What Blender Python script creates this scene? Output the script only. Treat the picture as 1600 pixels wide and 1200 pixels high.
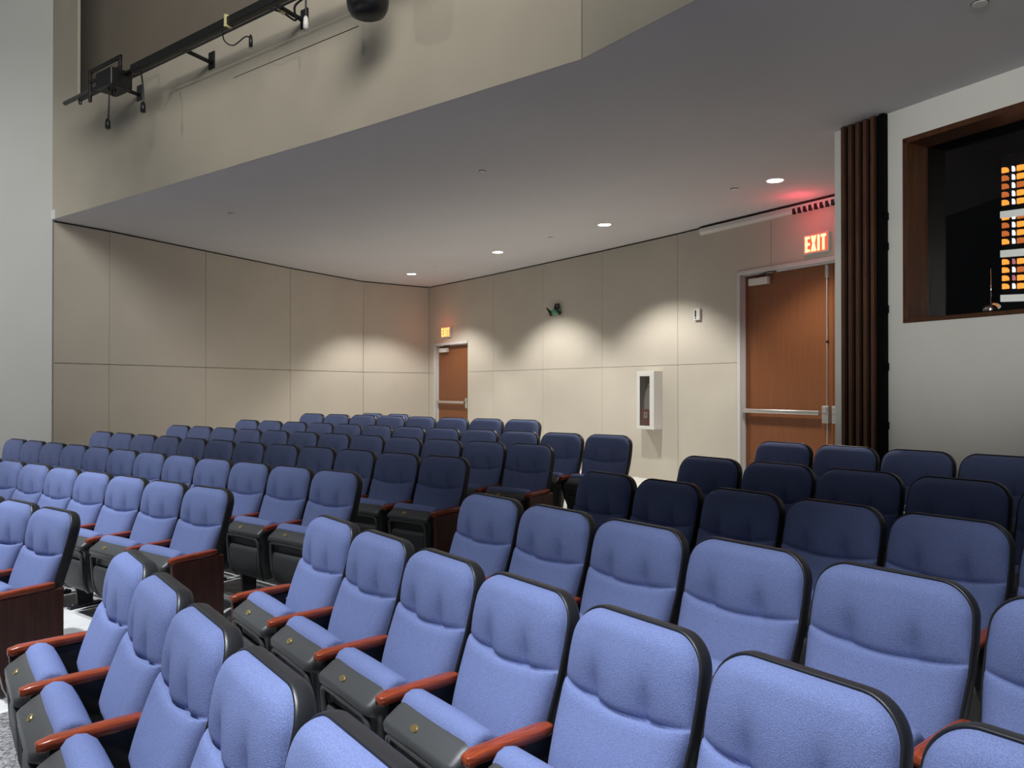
import bpy, bmesh, math, random
from mathutils import Vector, Matrix
random.seed(7)
S = bpy.context.scene
C = S.collection
for o in list(bpy.data.objects):
    bpy.data.objects.remove(o)

# ------------------------------------------------------------------ camera
CAM_Z = 1.676
cd = bpy.data.cameras.new('camera'); cam = bpy.data.objects.new('camera', cd); C.objects.link(cam)
cam.location = (0, 0, CAM_Z); cam.rotation_euler = (math.radians(90.333), 0, 0)
cd.sensor_width = 36.0; cd.lens = 36.0 * 1205 / 1600; cd.clip_start = 0.05
S.camera = cam
# ------------------------------------------------------------------ world, exposure
w = bpy.data.worlds.new('world'); S.world = w; w.use_nodes = True
bg = w.node_tree.nodes['Background']; bg.inputs[0].default_value = (0.80, 0.88, 1.0, 1); bg.inputs[1].default_value = 0.05
S.view_settings.view_transform = 'Standard'; S.view_settings.look = 'None'
S.view_settings.exposure = 0.0; S.view_settings.gamma = 1.0
try: S.view_settings.use_curve_mapping = False
except Exception: pass
# ------------------------------------------------------------------ house lights of the hall, high in front of the balcony
def house_light(x, y, z, aim, power, size=0.35, col=(0.88, 0.93, 1.0), spread=150):
    l = bpy.data.lights.new('house_light', 'AREA'); l.shape = 'DISK'; l.size = size; l.energy = power; l.color = col
    l.spread = math.radians(spread)
    o = bpy.data.objects.new('house_light', l); C.objects.link(o); o.location = (x, y, z)
    d = Vector(aim) - Vector((x, y, z)); o.rotation_euler = d.to_track_quat('-Z', 'Y').to_euler()
    return o
# stage wash on the balcony front, plus added fills for it and the walls
def hall_or_fill_spot(x, y, z, aim, power, ang, blend=.6, col=(1, .97, .9), size=.15):
    l = bpy.data.lights.new('hall_or_fill_spot', 'SPOT'); l.energy = power; l.spot_size = math.radians(ang); l.spot_blend = blend; l.color = col; l.shadow_soft_size = size
    o = bpy.data.objects.new('hall_or_fill_spot', l); C.objects.link(o); o.location = (x, y, z)
    d = Vector(aim) - Vector((x, y, z)); o.rotation_euler = d.to_track_quat('-Z', 'Y').to_euler()
hall_or_fill_spot(0.8, -2.8, 7.6, (-2.4, 8.0, 5.9), 3700, 50, .7, size=2.2)  # broad soft fill added to even out the balcony front
hall_or_fill_spot(-0.8, -3.0, 7.6, (0.7, 5.2, 5.4), 700, 34, .8, size=2.0)  # second added fill, for the right stretch of the balcony front
hall_or_fill_spot(-8.8, 3.6, 6.6, (-2.0, 7.0, 4.9), 240, 46, .8, size=.10)
hall_or_fill_spot(-1.6, -2.2, 3.3, (3.4, 5.5, 2.85), 1150, 25, .9, (1, .98, .94), .3)  # unseen fill spot, added to brighten the booth wall
hall_or_fill_spot(-10.4, 2.8, 6.4, (-8.4, 9.2, 2.4), 1500, 64, .9, (1, 1, .97), .4)  # unseen fill spot, added to lift the dim pale side wall
# spots over the front rows
CW = (.90, .94, 1.0)
hall_or_fill_spot(-5.2, 2.6, 8.6, (-3.6, 4.2, .8), 3500, 44, 1, CW, .12)
hall_or_fill_spot(-5.6, 4.2, 8.6, (-4.8, 5.6, .8), 2500, 40, 1, CW, .12)
hall_or_fill_spot(-3.0, 0.8, 8.6, (-1.4, 2.3, .8), 3500, 40, 1, CW, .12)
hall_or_fill_spot(-1.2, -0.8, 8.6, (0.8, 0.7, .8), 3500, 42, 1, CW, .12)

# ------------------------------------------------------------------ materials
def mat(name, col, rough=0.6, metal=0.0, noise=0.0, nscale=20, bump=0.0, bscale=200, spec=0.5, sheen=0.0, emit=None, estr=0, stretch=None, col2=None):
    m = bpy.data.materials.new(name); m.use_nodes = True
    nt = m.node_tree; b = nt.nodes['Principled BSDF']
    b.inputs['Base Color'].default_value = (*col, 1); b.inputs['Roughness'].default_value = rough
    b.inputs['Metallic'].default_value = metal; b.inputs['Specular IOR Level'].default_value = spec
    if sheen:
        b.inputs['Sheen Weight'].default_value = sheen; b.inputs['Sheen Roughness'].default_value = 0.4
        b.inputs['Sheen Tint'].default_value = (0.6, 0.7, 1, 1)
    if emit:
        b.inputs['Emission Color'].default_value = (*emit, 1); b.inputs['Emission Strength'].default_value = estr
    tc = nt.nodes.new('ShaderNodeTexCoord'); mp = nt.nodes.new('ShaderNodeMapping')
    nt.links.new(tc.outputs['Object'], mp.inputs['Vector'])
    if stretch: mp.inputs['Scale'].default_value = stretch
    n = nt.nodes.new('ShaderNodeTexNoise'); n.inputs['Scale'].default_value = nscale; n.inputs['Detail'].default_value = 5
    nt.links.new(mp.outputs['Vector'], n.inputs['Vector'])
    if noise or col2:
        r = nt.nodes.new('ShaderNodeValToRGB')
        lo = tuple(c * (1 - noise) for c in col) if not col2 else col2
        hi = tuple(min(1, c * (1 + noise)) for c in col) if not col2 else col
        r.color_ramp.elements[0].color = (*lo, 1); r.color_ramp.elements[1].color = (*hi, 1)
        r.color_ramp.elements[0].position = 0.32; r.color_ramp.elements[1].position = 0.68
        nt.links.new(n.outputs['Fac'], r.inputs['Fac']); nt.links.new(r.outputs['Color'], b.inputs['Base Color'])
    if bump:
        n2 = nt.nodes.new('ShaderNodeTexNoise'); n2.inputs['Scale'].default_value = bscale; n2.inputs['Detail'].default_value = 3
        nt.links.new(tc.outputs['Object'], n2.inputs['Vector'])
        bp = nt.nodes.new('ShaderNodeBump'); bp.inputs['Strength'].default_value = bump; bp.inputs['Distance'].default_value = 0.004
        nt.links.new(n2.outputs['Fac'], bp.inputs['Height']); nt.links.new(bp.outputs['Normal'], b.inputs['Normal'])
    return m
M = {}
M['fabric'] = mat('blue_fabric', (0.172, 0.218, 0.425), 0.72, noise=0.22, nscale=330, bump=0.7, bscale=480, spec=0.15, sheen=0.05)
M['shell'] = mat('black_plastic', (0.018, 0.019, 0.022), 0.38, bump=0.08, bscale=700)
M['pan'] = mat('charcoal_plastic', (0.055, 0.057, 0.058), 0.42, bump=0.12, bscale=600)
M['pan_in'] = mat('charcoal_panel', (0.038, 0.040, 0.042), 0.55, bump=0.15, bscale=400)
M['steel'] = mat('black_steel', (0.010, 0.010, 0.013), 0.45)
M['armwood'] = mat('varnished_cherry', (0.25, 0.046, 0.018), 0.2, noise=0.35, nscale=9, stretch=(14, 1.2, 14))
M['panelwood'] = mat('mahogany_panel', (0.060, 0.016, 0.010), 0.35, noise=0.3, nscale=6, stretch=(10, 10, 0.8))
M['brass'] = mat('brass', (0.75, 0.58, 0.25), 0.3, metal=0.9)
M['brassdark'] = mat('brass_engraving', (0.25, 0.18, 0.06), 0.5, metal=0.6)
M['screw'] = mat('zinc_screw', (0.6, 0.6, 0.6), 0.3, metal=0.9)
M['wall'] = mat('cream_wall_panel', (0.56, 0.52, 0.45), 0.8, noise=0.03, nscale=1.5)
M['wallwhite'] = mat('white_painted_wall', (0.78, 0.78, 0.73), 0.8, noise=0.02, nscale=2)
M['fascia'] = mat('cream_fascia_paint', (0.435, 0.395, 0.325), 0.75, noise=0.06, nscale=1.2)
M['bluewall'] = mat('pale_grey_wall', (0.50, 0.51, 0.50), 0.85, noise=0.03, nscale=1)
M['soffit'] = mat('grey_white_ceiling', (0.64, 0.63, 0.655), 0.9, noise=0.02, nscale=1)
M['dark'] = mat('dark_joint', (0.02, 0.017, 0.015), 0.9)
M['balcony'] = mat('brown_balcony_wall', (0.30, 0.26, 0.21), 0.9, noise=0.04, nscale=1)
M['concrete'] = mat('pale_concrete', (0.62, 0.62, 0.60), 0.55, noise=0.08, nscale=5)
M['carpet'] = mat('grey_flecked_carpet', (0.33, 0.32, 0.32), 0.95, nscale=75, col2=(0.03, 0.03, 0.035), bump=0.6, bscale=150)
M['frame'] = mat('white_door_frame', (0.62, 0.62, 0.62), 0.45)
M['door'] = mat('cherry_door_veneer', (0.21, 0.074, 0.027), 0.42, noise=0.08, nscale=3, stretch=(9, 9, 0.5))
M['alu'] = mat('satin_aluminium', (0.62, 0.60, 0.57), 0.32, metal=0.75)
M['white'] = mat('white_enamel', (0.72, 0.72, 0.70), 0.4)
M['walnut'] = mat('walnut_slat', (0.085, 0.036, 0.018), 0.5, noise=0.3, nscale=5, stretch=(10, 10, 0.7))
M['winwood'] = mat('brown_window_wood', (0.075, 0.026, 0.008), 0.4, noise=0.25, nscale=5, stretch=(6, 6, 0.8))
M['black'] = mat('matt_black', (0.0025, 0.0025, 0.003), 0.8, spec=0.1)
M['blackgloss'] = mat('black_paint', (0.005, 0.005, 0.006), 0.4)
M['lens'] = mat('lit_lens', (1, 1, 1), 0.5, emit=(1.0, 0.95, 0.86), estr=14)
M['red'] = mat('red_backplate', (0.32, 0.012, 0.015), 0.5)
M['brownback'] = mat('dark_cabinet_lining', (0.022, 0.016, 0.014), 0.7)
M['green'] = mat('green_plastic', (0.10, 0.42, 0.22), 0.3)
M['tape'] = mat('yellow_tape', (0.65, 0.6, 0.3), 0.6)
M['exitface'] = mat('exit_face', (0.5, 0.08, 0.05), 0.5, emit=(1.0, 0.12, 0.05), estr=0.8)
M['exitfar'] = mat('exit_face_far', (0.7, 0.35, 0.12), 0.5, emit=(1.0, 0.36, 0.08), estr=0.45)
M['exitlet'] = mat('exit_letters', (1, 0.7, 0.4), 0.5, emit=(1.0, 0.50, 0.20), estr=2.6)
M['exithot'] = mat('exit_letters_far', (1, 0.8, 0.4), 0.5, emit=(1.0, 0.60, 0.20), estr=1.1)
M['amber'] = mat('amber_lamp', (0.9, 0.4, 0.1), 0.5, emit=(1.0, 0.33, 0.03), estr=1.0)
M['amberlow'] = mat('dim_amber_lamp', (0.6, 0.2, 0.05), 0.5, emit=(0.9, 0.20, 0.04), estr=0.40)
M['magenta'] = mat('mauve_lamp', (0.5, 0.2, 0.3), 0.5, emit=(0.55, 0.18, 0.25), estr=0.5)
M['rackglow'] = mat('self_lit_rack_band', (0.6, 0.62, 0.6), 0.5, emit=(0.6, 0.64, 0.6), estr=0.45)  # bands are no lamps; this emission paints light onto them
M['whitelamp'] = mat('white_indicator', (1, 1, 1), 0.5, emit=(0.9, 0.95, 1), estr=1.0)
M['chrome'] = mat('chrome', (0.7, 0.7, 0.7), 0.15, metal=1.0)
g = bpy.data.materials.new('clear_glass'); g.use_nodes = True
nt = g.node_tree; nt.nodes.remove(nt.nodes['Principled BSDF'])
tr = nt.nodes.new('ShaderNodeBsdfTransparent'); gl = nt.nodes.new('ShaderNodeBsdfGlossy'); gl.inputs['Roughness'].default_value = 0.02
fr = nt.nodes.new('ShaderNodeFresnel'); fr.inputs['IOR'].default_value = 1.35
mx = nt.nodes.new('ShaderNodeMixShader'); nt.links.new(fr.outputs[0], mx.inputs[0]); nt.links.new(tr.outputs[0], mx.inputs[1]); nt.links.new(gl.outputs[0], mx.inputs[2])
nt.links.new(mx.outputs[0], nt.nodes['Material Output'].inputs['Surface']); M['glass'] = g

# ------------------------------------------------------------------ mesh helpers
class MB:
    """collects shapes for ONE mesh object"""
    def __init__(s): s.v = []; s.f = []; s.mi = []; s.mats = []; s.sm = []
    def _m(s, m):
        if m not in s.mats: s.mats.append(m)
        return s.mats.index(m)
    def add(s, vs, fs, m='wall', smooth=False, X=None):
        b = len(s.v); k = s._m(m)
        for p in vs:
            p = Vector(p); s.v.append(X @ p if X else p)
        for f in fs: s.f.append([b + i for i in f]); s.mi.append(k); s.sm.append(smooth)
        return s
    def box(s, x0, x1, y0, y1, z0, z1, m='wall', X=None):
        vs = [(x, y, z) for z in (z0, z1) for y in (y0, y1) for x in (x0, x1)]
        fs = [(0, 2, 3, 1), (4, 5, 7, 6), (0, 1, 5, 4), (2, 6, 7, 3), (0, 4, 6, 2), (1, 3, 7, 5)]
        return s.add(vs, fs, m, False, X)
    def loops(s, rings, m='wall', smooth=True, cap=True, closed=True, X=None):
        n = len(rings[0]); vs = [p for r in rings for p in r]; fs = []
        for i in range(len(rings) - 1):
            for j in range(n if closed else n - 1):
                a = i * n + j; b_ = i * n + (j + 1) % n
                fs.append((a, b_, b_ + n, a + n))
        if cap: fs.append(tuple(range(n - 1, -1, -1))); fs.append(tuple((len(rings) - 1) * n + j for j in range(n)))
        return s.add(vs, fs, m, smooth, X)
    def tube(s, pts, r, m='wall', n=10, X=None):
        pts = [Vector(p) for p in pts]; rr = r if isinstance(r, (list, tuple)) else [r] * len(pts)
        rings = []; up = None
        for i, p in enumerate(pts):
            d = (pts[min(i + 1, len(pts) - 1)] - pts[max(i - 1, 0)]).normalized()
            if up is None:
                up = Vector((0, 0, 1)) if abs(d.z) < 0.9 else Vector((1, 0, 0))
            a = d.cross(up).normalized(); b = a.cross(d).normalized(); up = b
            rings.append([p + (a * math.cos(t) + b * math.sin(t)) * rr[i] for t in [2 * math.pi * k / n for k in range(n)]])
        return s.loops(rings, m, True, True, True, X)
    def cyl(s, c, r, z0, z1, m='wall', n=24, X=None):
        rings = [[(c[0] + r * math.cos(2 * math.pi * k / n), c[1] + r * math.sin(2 * math.pi * k / n), z) for k in range(n)] for z in (z0, z1)]
        return s.loops(rings, m, False, True, True, X)
    def prism(s, poly, z0, z1, m='wall', X=None):
        return s.loops([[(x, y, z0) for x, y in poly], [(x, y, z1) for x, y in poly]], m, False, True, True, X)
    def profx(s, prof, x0, x1, m='wall', smooth=False, X=None):
        """profile in (y,z) extruded along x"""
        return s.loops([[(x0, y, z) for y, z in prof], [(x1, y, z) for y, z in prof]], m, smooth, True, True, X)
    def build(s, name, parent=None, bevel=0, seg=2, sub=0, autosmooth=None):
        me = bpy.data.meshes.new(name); me.from_pydata([tuple(p) for p in s.v], [], s.f)
        for k in s.mats: me.materials.append(M[k])
        for p, k, q in zip(me.polygons, s.mi, s.sm): p.material_index = k; p.use_smooth = q
        bm = bmesh.new(); bm.from_mesh(me); bmesh.ops.recalc_face_normals(bm, faces=bm.faces); bm.to_mesh(me); bm.free()
        me.update()
        o = bpy.data.objects.new(name, me); C.objects.link(o)
        if parent: o.parent = parent
        if bevel:
            b = o.modifiers.new('bevel', 'BEVEL'); b.width = bevel; b.segments = seg; b.limit_method = 'ANGLE'; b.angle_limit = math.radians(35)
            b.harden_normals = False
        if sub:
            q = o.modifiers.new('sub', 'SUBSURF'); q.levels = sub; q.render_levels = sub
        return o
def empty(name, loc, rz=0.0):
    o = bpy.data.objects.new(name, None); C.objects.link(o); o.location = loc; o.rotation_euler = (0, 0, rz); o.empty_display_size = 0.1
    return o
def tag(o, label, cat, group=None, kind=None):
    o['label'] = label; o['category'] = cat
    if group: o['group'] = group
    if kind: o['kind'] = kind
    return o
def struct(o): o['kind'] = 'structure'; return o

# ------------------------------------------------------------------ seating layout (metres; rows straight, two blocks)
LROW = {1: (-2.658, 4.523, -0.6467, 0.5291, 0.0, 3), 2: (-2.013, 5.166, -0.6392, 0.5253, 0.047, 8), 3: (-1.249, 5.572, -0.6564, 0.5244, 0.112, 12),
        4: (-0.527, 6.204, -0.6532, 0.5289, 0.162, 12), 5: (0.176, 6.799, -0.644, 0.5198, 0.218, 12), 6: (0.92, 7.28, -0.6465, 0.5217, 0.269, 12),
        7: (0.137, 9.014, -0.627, 0.5326, 0.342, 8)}
RROW = {1: (-1.579, 3.262, -0.9239, 0.5315, 0.0, 5), 2: (-0.885, 3.902, -0.9235, 0.5234, 0.047, 7), 3: (-0.098, 4.274, -0.9142, 0.5523, 0.112, 6),
        4: (0.625, 4.962, -0.9396, 0.5237, 0.162, 6), 5: (1.417, 5.479, -0.9093, 0.5483, 0.218, 5), 6: (2.224, 6.281, -0.9019, 0.5269, 0.269, 5)}
aL, aR = -0.645, -0.919
nL = Vector((-math.sin(aL), math.cos(aL))); nR = Vector((-math.sin(aR), math.cos(aR)))
def interp(t, tab):
    if t <= tab[0][0]: return tab[0][1]
    for (a, za), (b, zb) in zip(tab, tab[1:]):
        if t <= b: return za + (zb - za) * (t - a) / (b - a)
    return tab[-1][1]
def tabs(R, n, last):
    # each row stands on its own level; the level changes on a short slope right behind the backs
    rows = [(Vector(R[k][:2]).dot(n), R[k][4]) for k in sorted(R)]
    out = []
    for i, (t, z) in enumerate(rows):
        out.append((t - 0.55, z)); out.append((t + 0.12, z))
    out.append((rows[-1][0] + 0.6, last))
    return out
TL = tabs(LROW, nL, 0.342); TR = tabs(RROW, nR, 0.342)
def floor_z(x, y):
    zl = interp(Vector((x, y)).dot(nL), TL); zr = interp(Vector((x, y)).dot(nR), TR)
    # aisle axis from (-2.1,3.9) to (1.6,6.9)
    ax, ay = -2.12, 3.89; dx, dy = 0.777, 0.629
    side = (x - ax) * dy - (y - ay) * dx          # + to the right
    k = min(1, max(0, (side + 0.5) / 1.0)); k = k * k * (3 - 2 * k)
    return zl * (1 - k) + zr * k

# ------------------------------------------------------------------ floor
mb = MB(); nx, ny = 150, 170; X0, X1, Y0, Y1 = -9.5, 5.5, 0.3, 17.3
vs = [(X0 + (X1 - X0) * i / nx, Y0 + (Y1 - Y0) * j / ny, 0) for j in range(ny + 1) for i in range(nx + 1)]
vs = [(x, y, floor_z(x, y)) for x, y, _ in vs]
fs = [(j * (nx + 1) + i, j * (nx + 1) + i + 1, (j + 1) * (nx + 1) + i + 1, (j + 1) * (nx + 1) + i) for j in range(ny) for i in range(nx)]
mb.add(vs, fs, 'concrete', True); struct(mb.build('floor'))
# aisle carpet
def along(R, r, s, d=0.0):
    x, y, a, p, z, n = R[r]; nn = (-math.sin(a), math.cos(a))
    return Vector((x + math.cos(a) * s + nn[0] * d, y + math.sin(a) * s + nn[1] * d))
left = [along(LROW, 1, 0.36, -4.4), along(LROW, 1, 0.36, -0.8)] + [along(LROW, r, 0.36, d) for r in range(1, 7) for d in (-0.4, 0.1)] + [along(LROW, 6, 0.36, 1.6)]
right = [along(RROW, 1, -0.36, -4.4), along(RROW, 1, -0.36, -0.8)] + [along(RROW, r, -0.36, d) for r in range(1, 7) for d in (-0.4, 0.1)] + [along(RROW, 6, -0.36, 1.6)]
def strip(mb, A, B, k=10, m=6, h=0.008):
    rows_ = []
    for i in range(len(A) - 1):
        for q in range(m):
            t = q / m; a = A[i].lerp(A[i + 1], t); b = B[i].lerp(B[i + 1], t)
            rows_.append([(lambda p: (p.x, p.y, floor_z(p.x, p.y) + h))(a.lerp(b, j / k)) for j in range(k + 1)])
    mb.loops(rows_, 'carpet', True, False, False)
mb = MB(); strip(mb, left, right)
strip(mb, [along(RROW, 1, -0.36, -0.55), along(RROW, 1, -0.36, -4.4)], [along(RROW, 1, 2.6, -0.55), along(RROW, 1, 2.6, -4.4)], 8, 8, 0.009)
tag(mb.build('aisle_carpet'), 'grey flecked carpet running up the aisle between the two seat blocks', 'carpet')

# ------------------------------------------------------------------ theatre chair
HW = 0.243; ZT, ZB = 0.965, 0.475; TILT = math.radians(16)
def back_to_local(x, h, d):
    """x across, h height along the back measured down from the top, d outward to the front"""
    y = -math.sin(TILT) * h - math.cos(TILT) * d; z = ZT - math.cos(TILT) * h + math.sin(TILT) * d * 0.6
    return Vector((x, y, z))
LEN = (ZT - ZB) / math.cos(TILT)
def halfw(h, off=0.0):
    """half width of the back outline at distance h below the top"""
    base = HW + 0.004 - 0.020 * max(0, (h - 0.26)) / 0.25 - 0.010 * max(0, (0.16 - h)) / 0.16
    r = 0.095
    if h < r: base -= r - math.sqrt(max(0, r * r - (r - h) ** 2))
    rb = 0.03
    if LEN - h < rb: base -= rb - math.sqrt(max(0, rb * rb - (rb - (LEN - h)) ** 2))
    return base + off
def outline(off, n=40):
    pts = []
    hs = [0, .0008, .003, .007, .0125, .02, .029, .04, .053, .068, .083, .095] + [.095 + (LEN - .125) * i / 14 for i in range(1, 15)] + [LEN - .03 + .03 * math.sin(a * math.pi / 2 / 4) for a in range(1, 5)]
    hs = sorted(set(round(min(LEN, h), 5) for h in hs))
    R = []
    for h in hs: R.append((halfw(h), h))
    pts = [(-w_, h) for w_, h in R[::-1]] + [(w_, h) for w_, h in R]
    out = []
    N = len(pts)
    for i in range(N):
        a = pts[i - 1]; b = pts[(i + 1) % N]; dx, dy = b[0] - a[0], b[1] - a[1]; L = math.hypot(dx, dy) or 1
        nx_, ny_ = dy / L, -dx / L
        out.append((pts[i][0] + nx_ * off, pts[i][1] + ny_ * off))
    return out
def seam_h(x): return 0.232 + 0.030 * (1 - (x / HW) ** 2)
def gauss(a, s): return math.exp(-(a / s) ** 2)
def pad_upper(x, k):      # k: 0 at the top edge, 1 at the seam
    d = 0.040 + 0.032 * math.sin(math.pi * min(1, 0.22 + 0.78 * k)) ** 0.9 + 0.004 * k
    for sx in (-0.100, 0.100):
        ax = x - sx
        d -= 0.013 * gauss(ax, 0.014) * gauss(k - .90, .26)
        d -= 0.015 * gauss(ax, 0.045) * gauss(k - .92, .36)
    d += 0.005 * gauss(x, 0.06) * k
    return d - 0.010 * gauss(k - 1.0, 0.05)
def pad_lower(x, k):      # k: 0 at the seam, 1 at the bottom
    d = 0.056 + 0.026 * math.sin(math.pi * min(1, k * .62)) - 0.006 * gauss(k, 0.03)
    for sx in (-0.135, 0.135): d -= 0.0065 * gauss(x - sx, 0.013) * (1 - 0.6 * k)
    d += 0.007 * min(1, max(0, (abs(x) - 0.15) / 0.05))
    return d
def mesh_back():
    mb = MB(); NX = 44; n = NX + 1
    up = [0, .004, .014, .032, .056, .09, .13, .17, .21] + [.21 + .79 * i / 20 for i in range(1, 21)]
    lo = [0, .02, .05] + [.05 + .90 * i / 18 for i in range(1, 19)] + [.98, 1]
    rows_ = []
    for part, ks in ((0, up), (1, lo)):
        for k in ks:
            rr = []
            for i in range(n):
                u = -1 + 2 * i / NX; u = math.copysign(1 - (1 - abs(u)) ** 1.35, u)
                sh = seam_h(u * HW); h = sh * k if part == 0 else sh + .0008 + (LEN - sh - .0008) * k
                w_ = max(.01, halfw(h) - .0015); x = u * w_
                e = abs(u); edge = (1 - e ** 5) ** .5 if e < 1 else 0
                t = min(1, h / .045); t = math.sqrt(max(0, 1 - (1 - t) ** 2)); q = min(1, (LEN - h) / .03); q = math.sqrt(max(0, 1 - (1 - q) ** 2))
                d = pad_upper(x, k) if part == 0 else pad_lower(x, k)
                rr.append(back_to_local(x, h + (.003 if h < .1 else 0) - (.003 if h > LEN - .1 else 0), .010 + (d - .010) * edge * t * (.55 + .45 * q)))
            rows_.append(rr)
    fs = [(i * n + j, i * n + j + 1, (i + 1) * n + j + 1, (i + 1) * n + j) for i in range(len(rows_) - 1) for j in range(n - 1)]
    mb.add([p for r in rows_ for p in r], fs, 'fabric', True)
    return mb
def mesh_shell():
    mb = MB(); rings = []
    for off, d in [(-.008, .004), (-.003, .015), (.000, .018), (.004, .016), (.006, .008), (.007, -.004), (.007, -.018), (.004, -.031), (-.002, -.040), (-.012, -.046), (-.028, -.050), (-.050, -.053), (-.12, -.058)]:
        o = outline(off) if off > -0.1 else [(x * .75, LEN / 2 + (h - LEN / 2) * .78) for x, h in outline(-.05)]
        rings.append([back_to_local(x, h, d) for x, h in o])
    mb.loops(rings, 'shell', True, True)
    return mb
def mesh_hinge():      # steel bracket under the back
    mb = MB()
    for sx in (-1, 1):
        mb.profx([(-.17, .50), (-.10, .56), (-.06, .56), (-.11, .42), (-.14, .42)], sx * .22 - .006, sx * .22 + .006, 'steel')
    mb.tube([(-.25, -.16, .43), (.25, -.16, .43)], .012, 'steel', 8)
    return mb
def rounded(prof_y, zc, hy, hz, r, n=5):
    out = []
    for cx, cz, a0 in ((hy - r, hz - r, 0), (-(hy - r), hz - r, 90), (-(hy - r), -(hz - r), 180), (hy - r, -(hz - r), 270)):
        for k in range(n + 1):
            a = math.radians(a0 + 90 * k / n); out.append((prof_y + cx + r * math.cos(a), zc + cz + r * math.sin(a)))
    return out
def mesh_cushion():    # folded seat cushion, a bolster standing on edge
    mb = MB(); prof = [(-.392, .560), (-.388, .590), (-.372, .612), (-.345, .622), (-.315, .616), (-.288, .594), (-.268, .555), (-.255, .50), (-.248, .43), (-.252, .34), (-.27, .27), (-.30, .235), (-.33, .25), (-.37, .40)]
    cy = sum(p[0] for p in prof) / len(prof); cz = sum(p[1] for p in prof) / len(prof)
    rings = []
    for x, k in [(-.218, .80), (-.216, .90), (-.208, .96), (-.19, .992), (-.15, 1.0), (-.07, 1.012), (0, 1.016), (.07, 1.012), (.15, 1.0), (.19, .992), (.208, .96), (.216, .90), (.218, .80)]:
        rings.append([(x * (1 if z > .5 else .93 - (.5 - z) * .5), cy + (y - cy) * k, cz + (z - cz) * (k if z > .5 else 1)) for y, z in prof])
    mb.loops(rings, 'fabric', True, True)
    return mb
def mesh_pan():
    mb = MB()
    # outer tray: profile rings along z, from the slanted nose strip down to the rounded foot of the tray
    def ring(z, yf, hw, yb):
        r = 0.028; o = []
        for sx, sy, a0 in ((hw - r, yb - r, 0), (-(hw - r), yb - r, 90), (-(hw - r), yf + r, 180), (hw - r, yf + r, 270)):
            for k in range(4):
                a = math.radians(a0 + 30 * k); o.append((sx + r * math.cos(a), sy + r * math.sin(a), z))
        return o
    secs = [(.195, -.355, .150, -.29), (.205, -.375, .172, -.275), (.24, -.400, .188, -.27), (.31, -.412, .196, -.27), (.40, -.416, .200, -.28), (.455, -.418, .206, -.29), (.498, -.420, .210, -.30), (.506, -.450, .213, -.30), (.512, -.458, .214, -.30),
            (.536, -.460, .215, -.30), (.546, -.452, .215, -.31), (.575, -.412, .212, -.32), (.590, -.388, .204, -.33)]
    rings = [ring(*q) for q in secs]
    mb.loops(rings, 'pan', True, True)
    return mb
def mesh_pan_panel():   # recessed belly panel on the underside with a raised rim
    mb = MB()
    pts = [(.198, .120, -.362), (.215, .150, -.392), (.25, .160, -.418), (.30, .166, -.434), (.35, .170, -.442), (.40, .172, -.442), (.425, .170, -.436), (.434, .166, -.420), (.434, .160, -.405)]
    rows_ = [[(hw * u, yf - .006 * (1 - u ** 4), z) for u in [-1, -.99, -.96, -.9, -.6, -.3, 0, .3, .6, .9, .96, .99, 1]] for z, hw, yf in pts]
    for r in rows_:
        for q in (0, -1): r[q] = (r[q][0], r[q][1] + .03, r[q][2])
    n = 13; fs = [(i * n + j, i * n + j + 1, (i + 1) * n + j + 1, (i + 1) * n + j) for i in range(len(rows_) - 1) for j in range(n - 1)]
    mb.add([p for r in rows_ for p in r], fs, 'pan_in', True)
    side = [(.205, .150, -.375), (.24, .176, -.412), (.31, .186, -.430), (.40, .190, -.436), (.46, .192, -.440), (.49, .184, -.444), (.503, .165, -.446)]
    mb.tube([(-x, y, z) for z, x, y in side] + [(0, -.448, .505)] + [(x, y, z) for z, x, y in side[::-1]], .0125, 'pan', 8)
    return mb
def mesh_plate():
    mb = MB(); X = Matrix.Translation((-.04, -.4305, .5635)) @ Matrix.Rotation(math.radians(50), 4, 'X')
    E_ = lambda a, b, z, n=20: [(a * math.cos(2 * math.pi * k / n), b * math.sin(2 * math.pi * k / n), z) for k in range(n)]
    mb.loops([E_(.019, .0125, -.002), E_(.019, .0125, .0035), E_(.0175, .011, .005)], 'brass', False, True, True, X)
    mb.loops([E_(.009, .0065, .0045), E_(.009, .0065, .0055)], 'brassdark', False, True, True, X)
    return mb
PITCH = 0.53
def mesh_arm(sx):
    mb = MB(); x = sx * PITCH / 2
    rings = []
    n = 16
    for t in [0, .02, .06, .12, .3, .6, .85, .94, .98, 1]:
        y = -.445 + .315 * t; zc = .585 + .010 * t - (0.004 if t < .1 else 0)
        e = 1.0
        if t < .12: e = math.sqrt(max(0.02, 1 - ((.12 - t) / .12) ** 2 * .62))
        if t > .85: e = math.sqrt(max(0.02, 1 - ((t - .85) / .15) ** 2 * .60))
        hw = (.026 + .003 * math.sin(math.pi * t)) * e; hh = .0175 * (0.45 + 0.55 * e)
        rg = []
        for k in range(n):
            a = 2 * math.pi * k / n; c_, s_ = math.cos(a), math.sin(a)
            rg.append((x + hw * math.copysign(abs(c_) ** .38, c_), y, zc + hh * math.copysign(abs(s_) ** .38, s_)))
        rings.append(rg)
    mb.loops(rings, 'armwood', True, True)
    return mb
def mesh_standard(sx):
    mb = MB(); x = sx * PITCH / 2
    mb.profx([(-.41, .572), (-.415, .50), (-.37, .40), (-.29, .28), (-.27, .02), (-.16, .02), (-.15, .28), (-.105, .44), (-.085, .56), (-.12, .575)], x - .013, x + .013, 'steel')
    mb.box(x - .028, x + .028, -.33, -.09, 0.0, .022, 'steel')
    mb.cyl((x, -.30), .007, .022, .032, 'screw', 8); mb.cyl((x, -.12), .007, .022, .032, 'screw', 8)
    return mb
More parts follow.
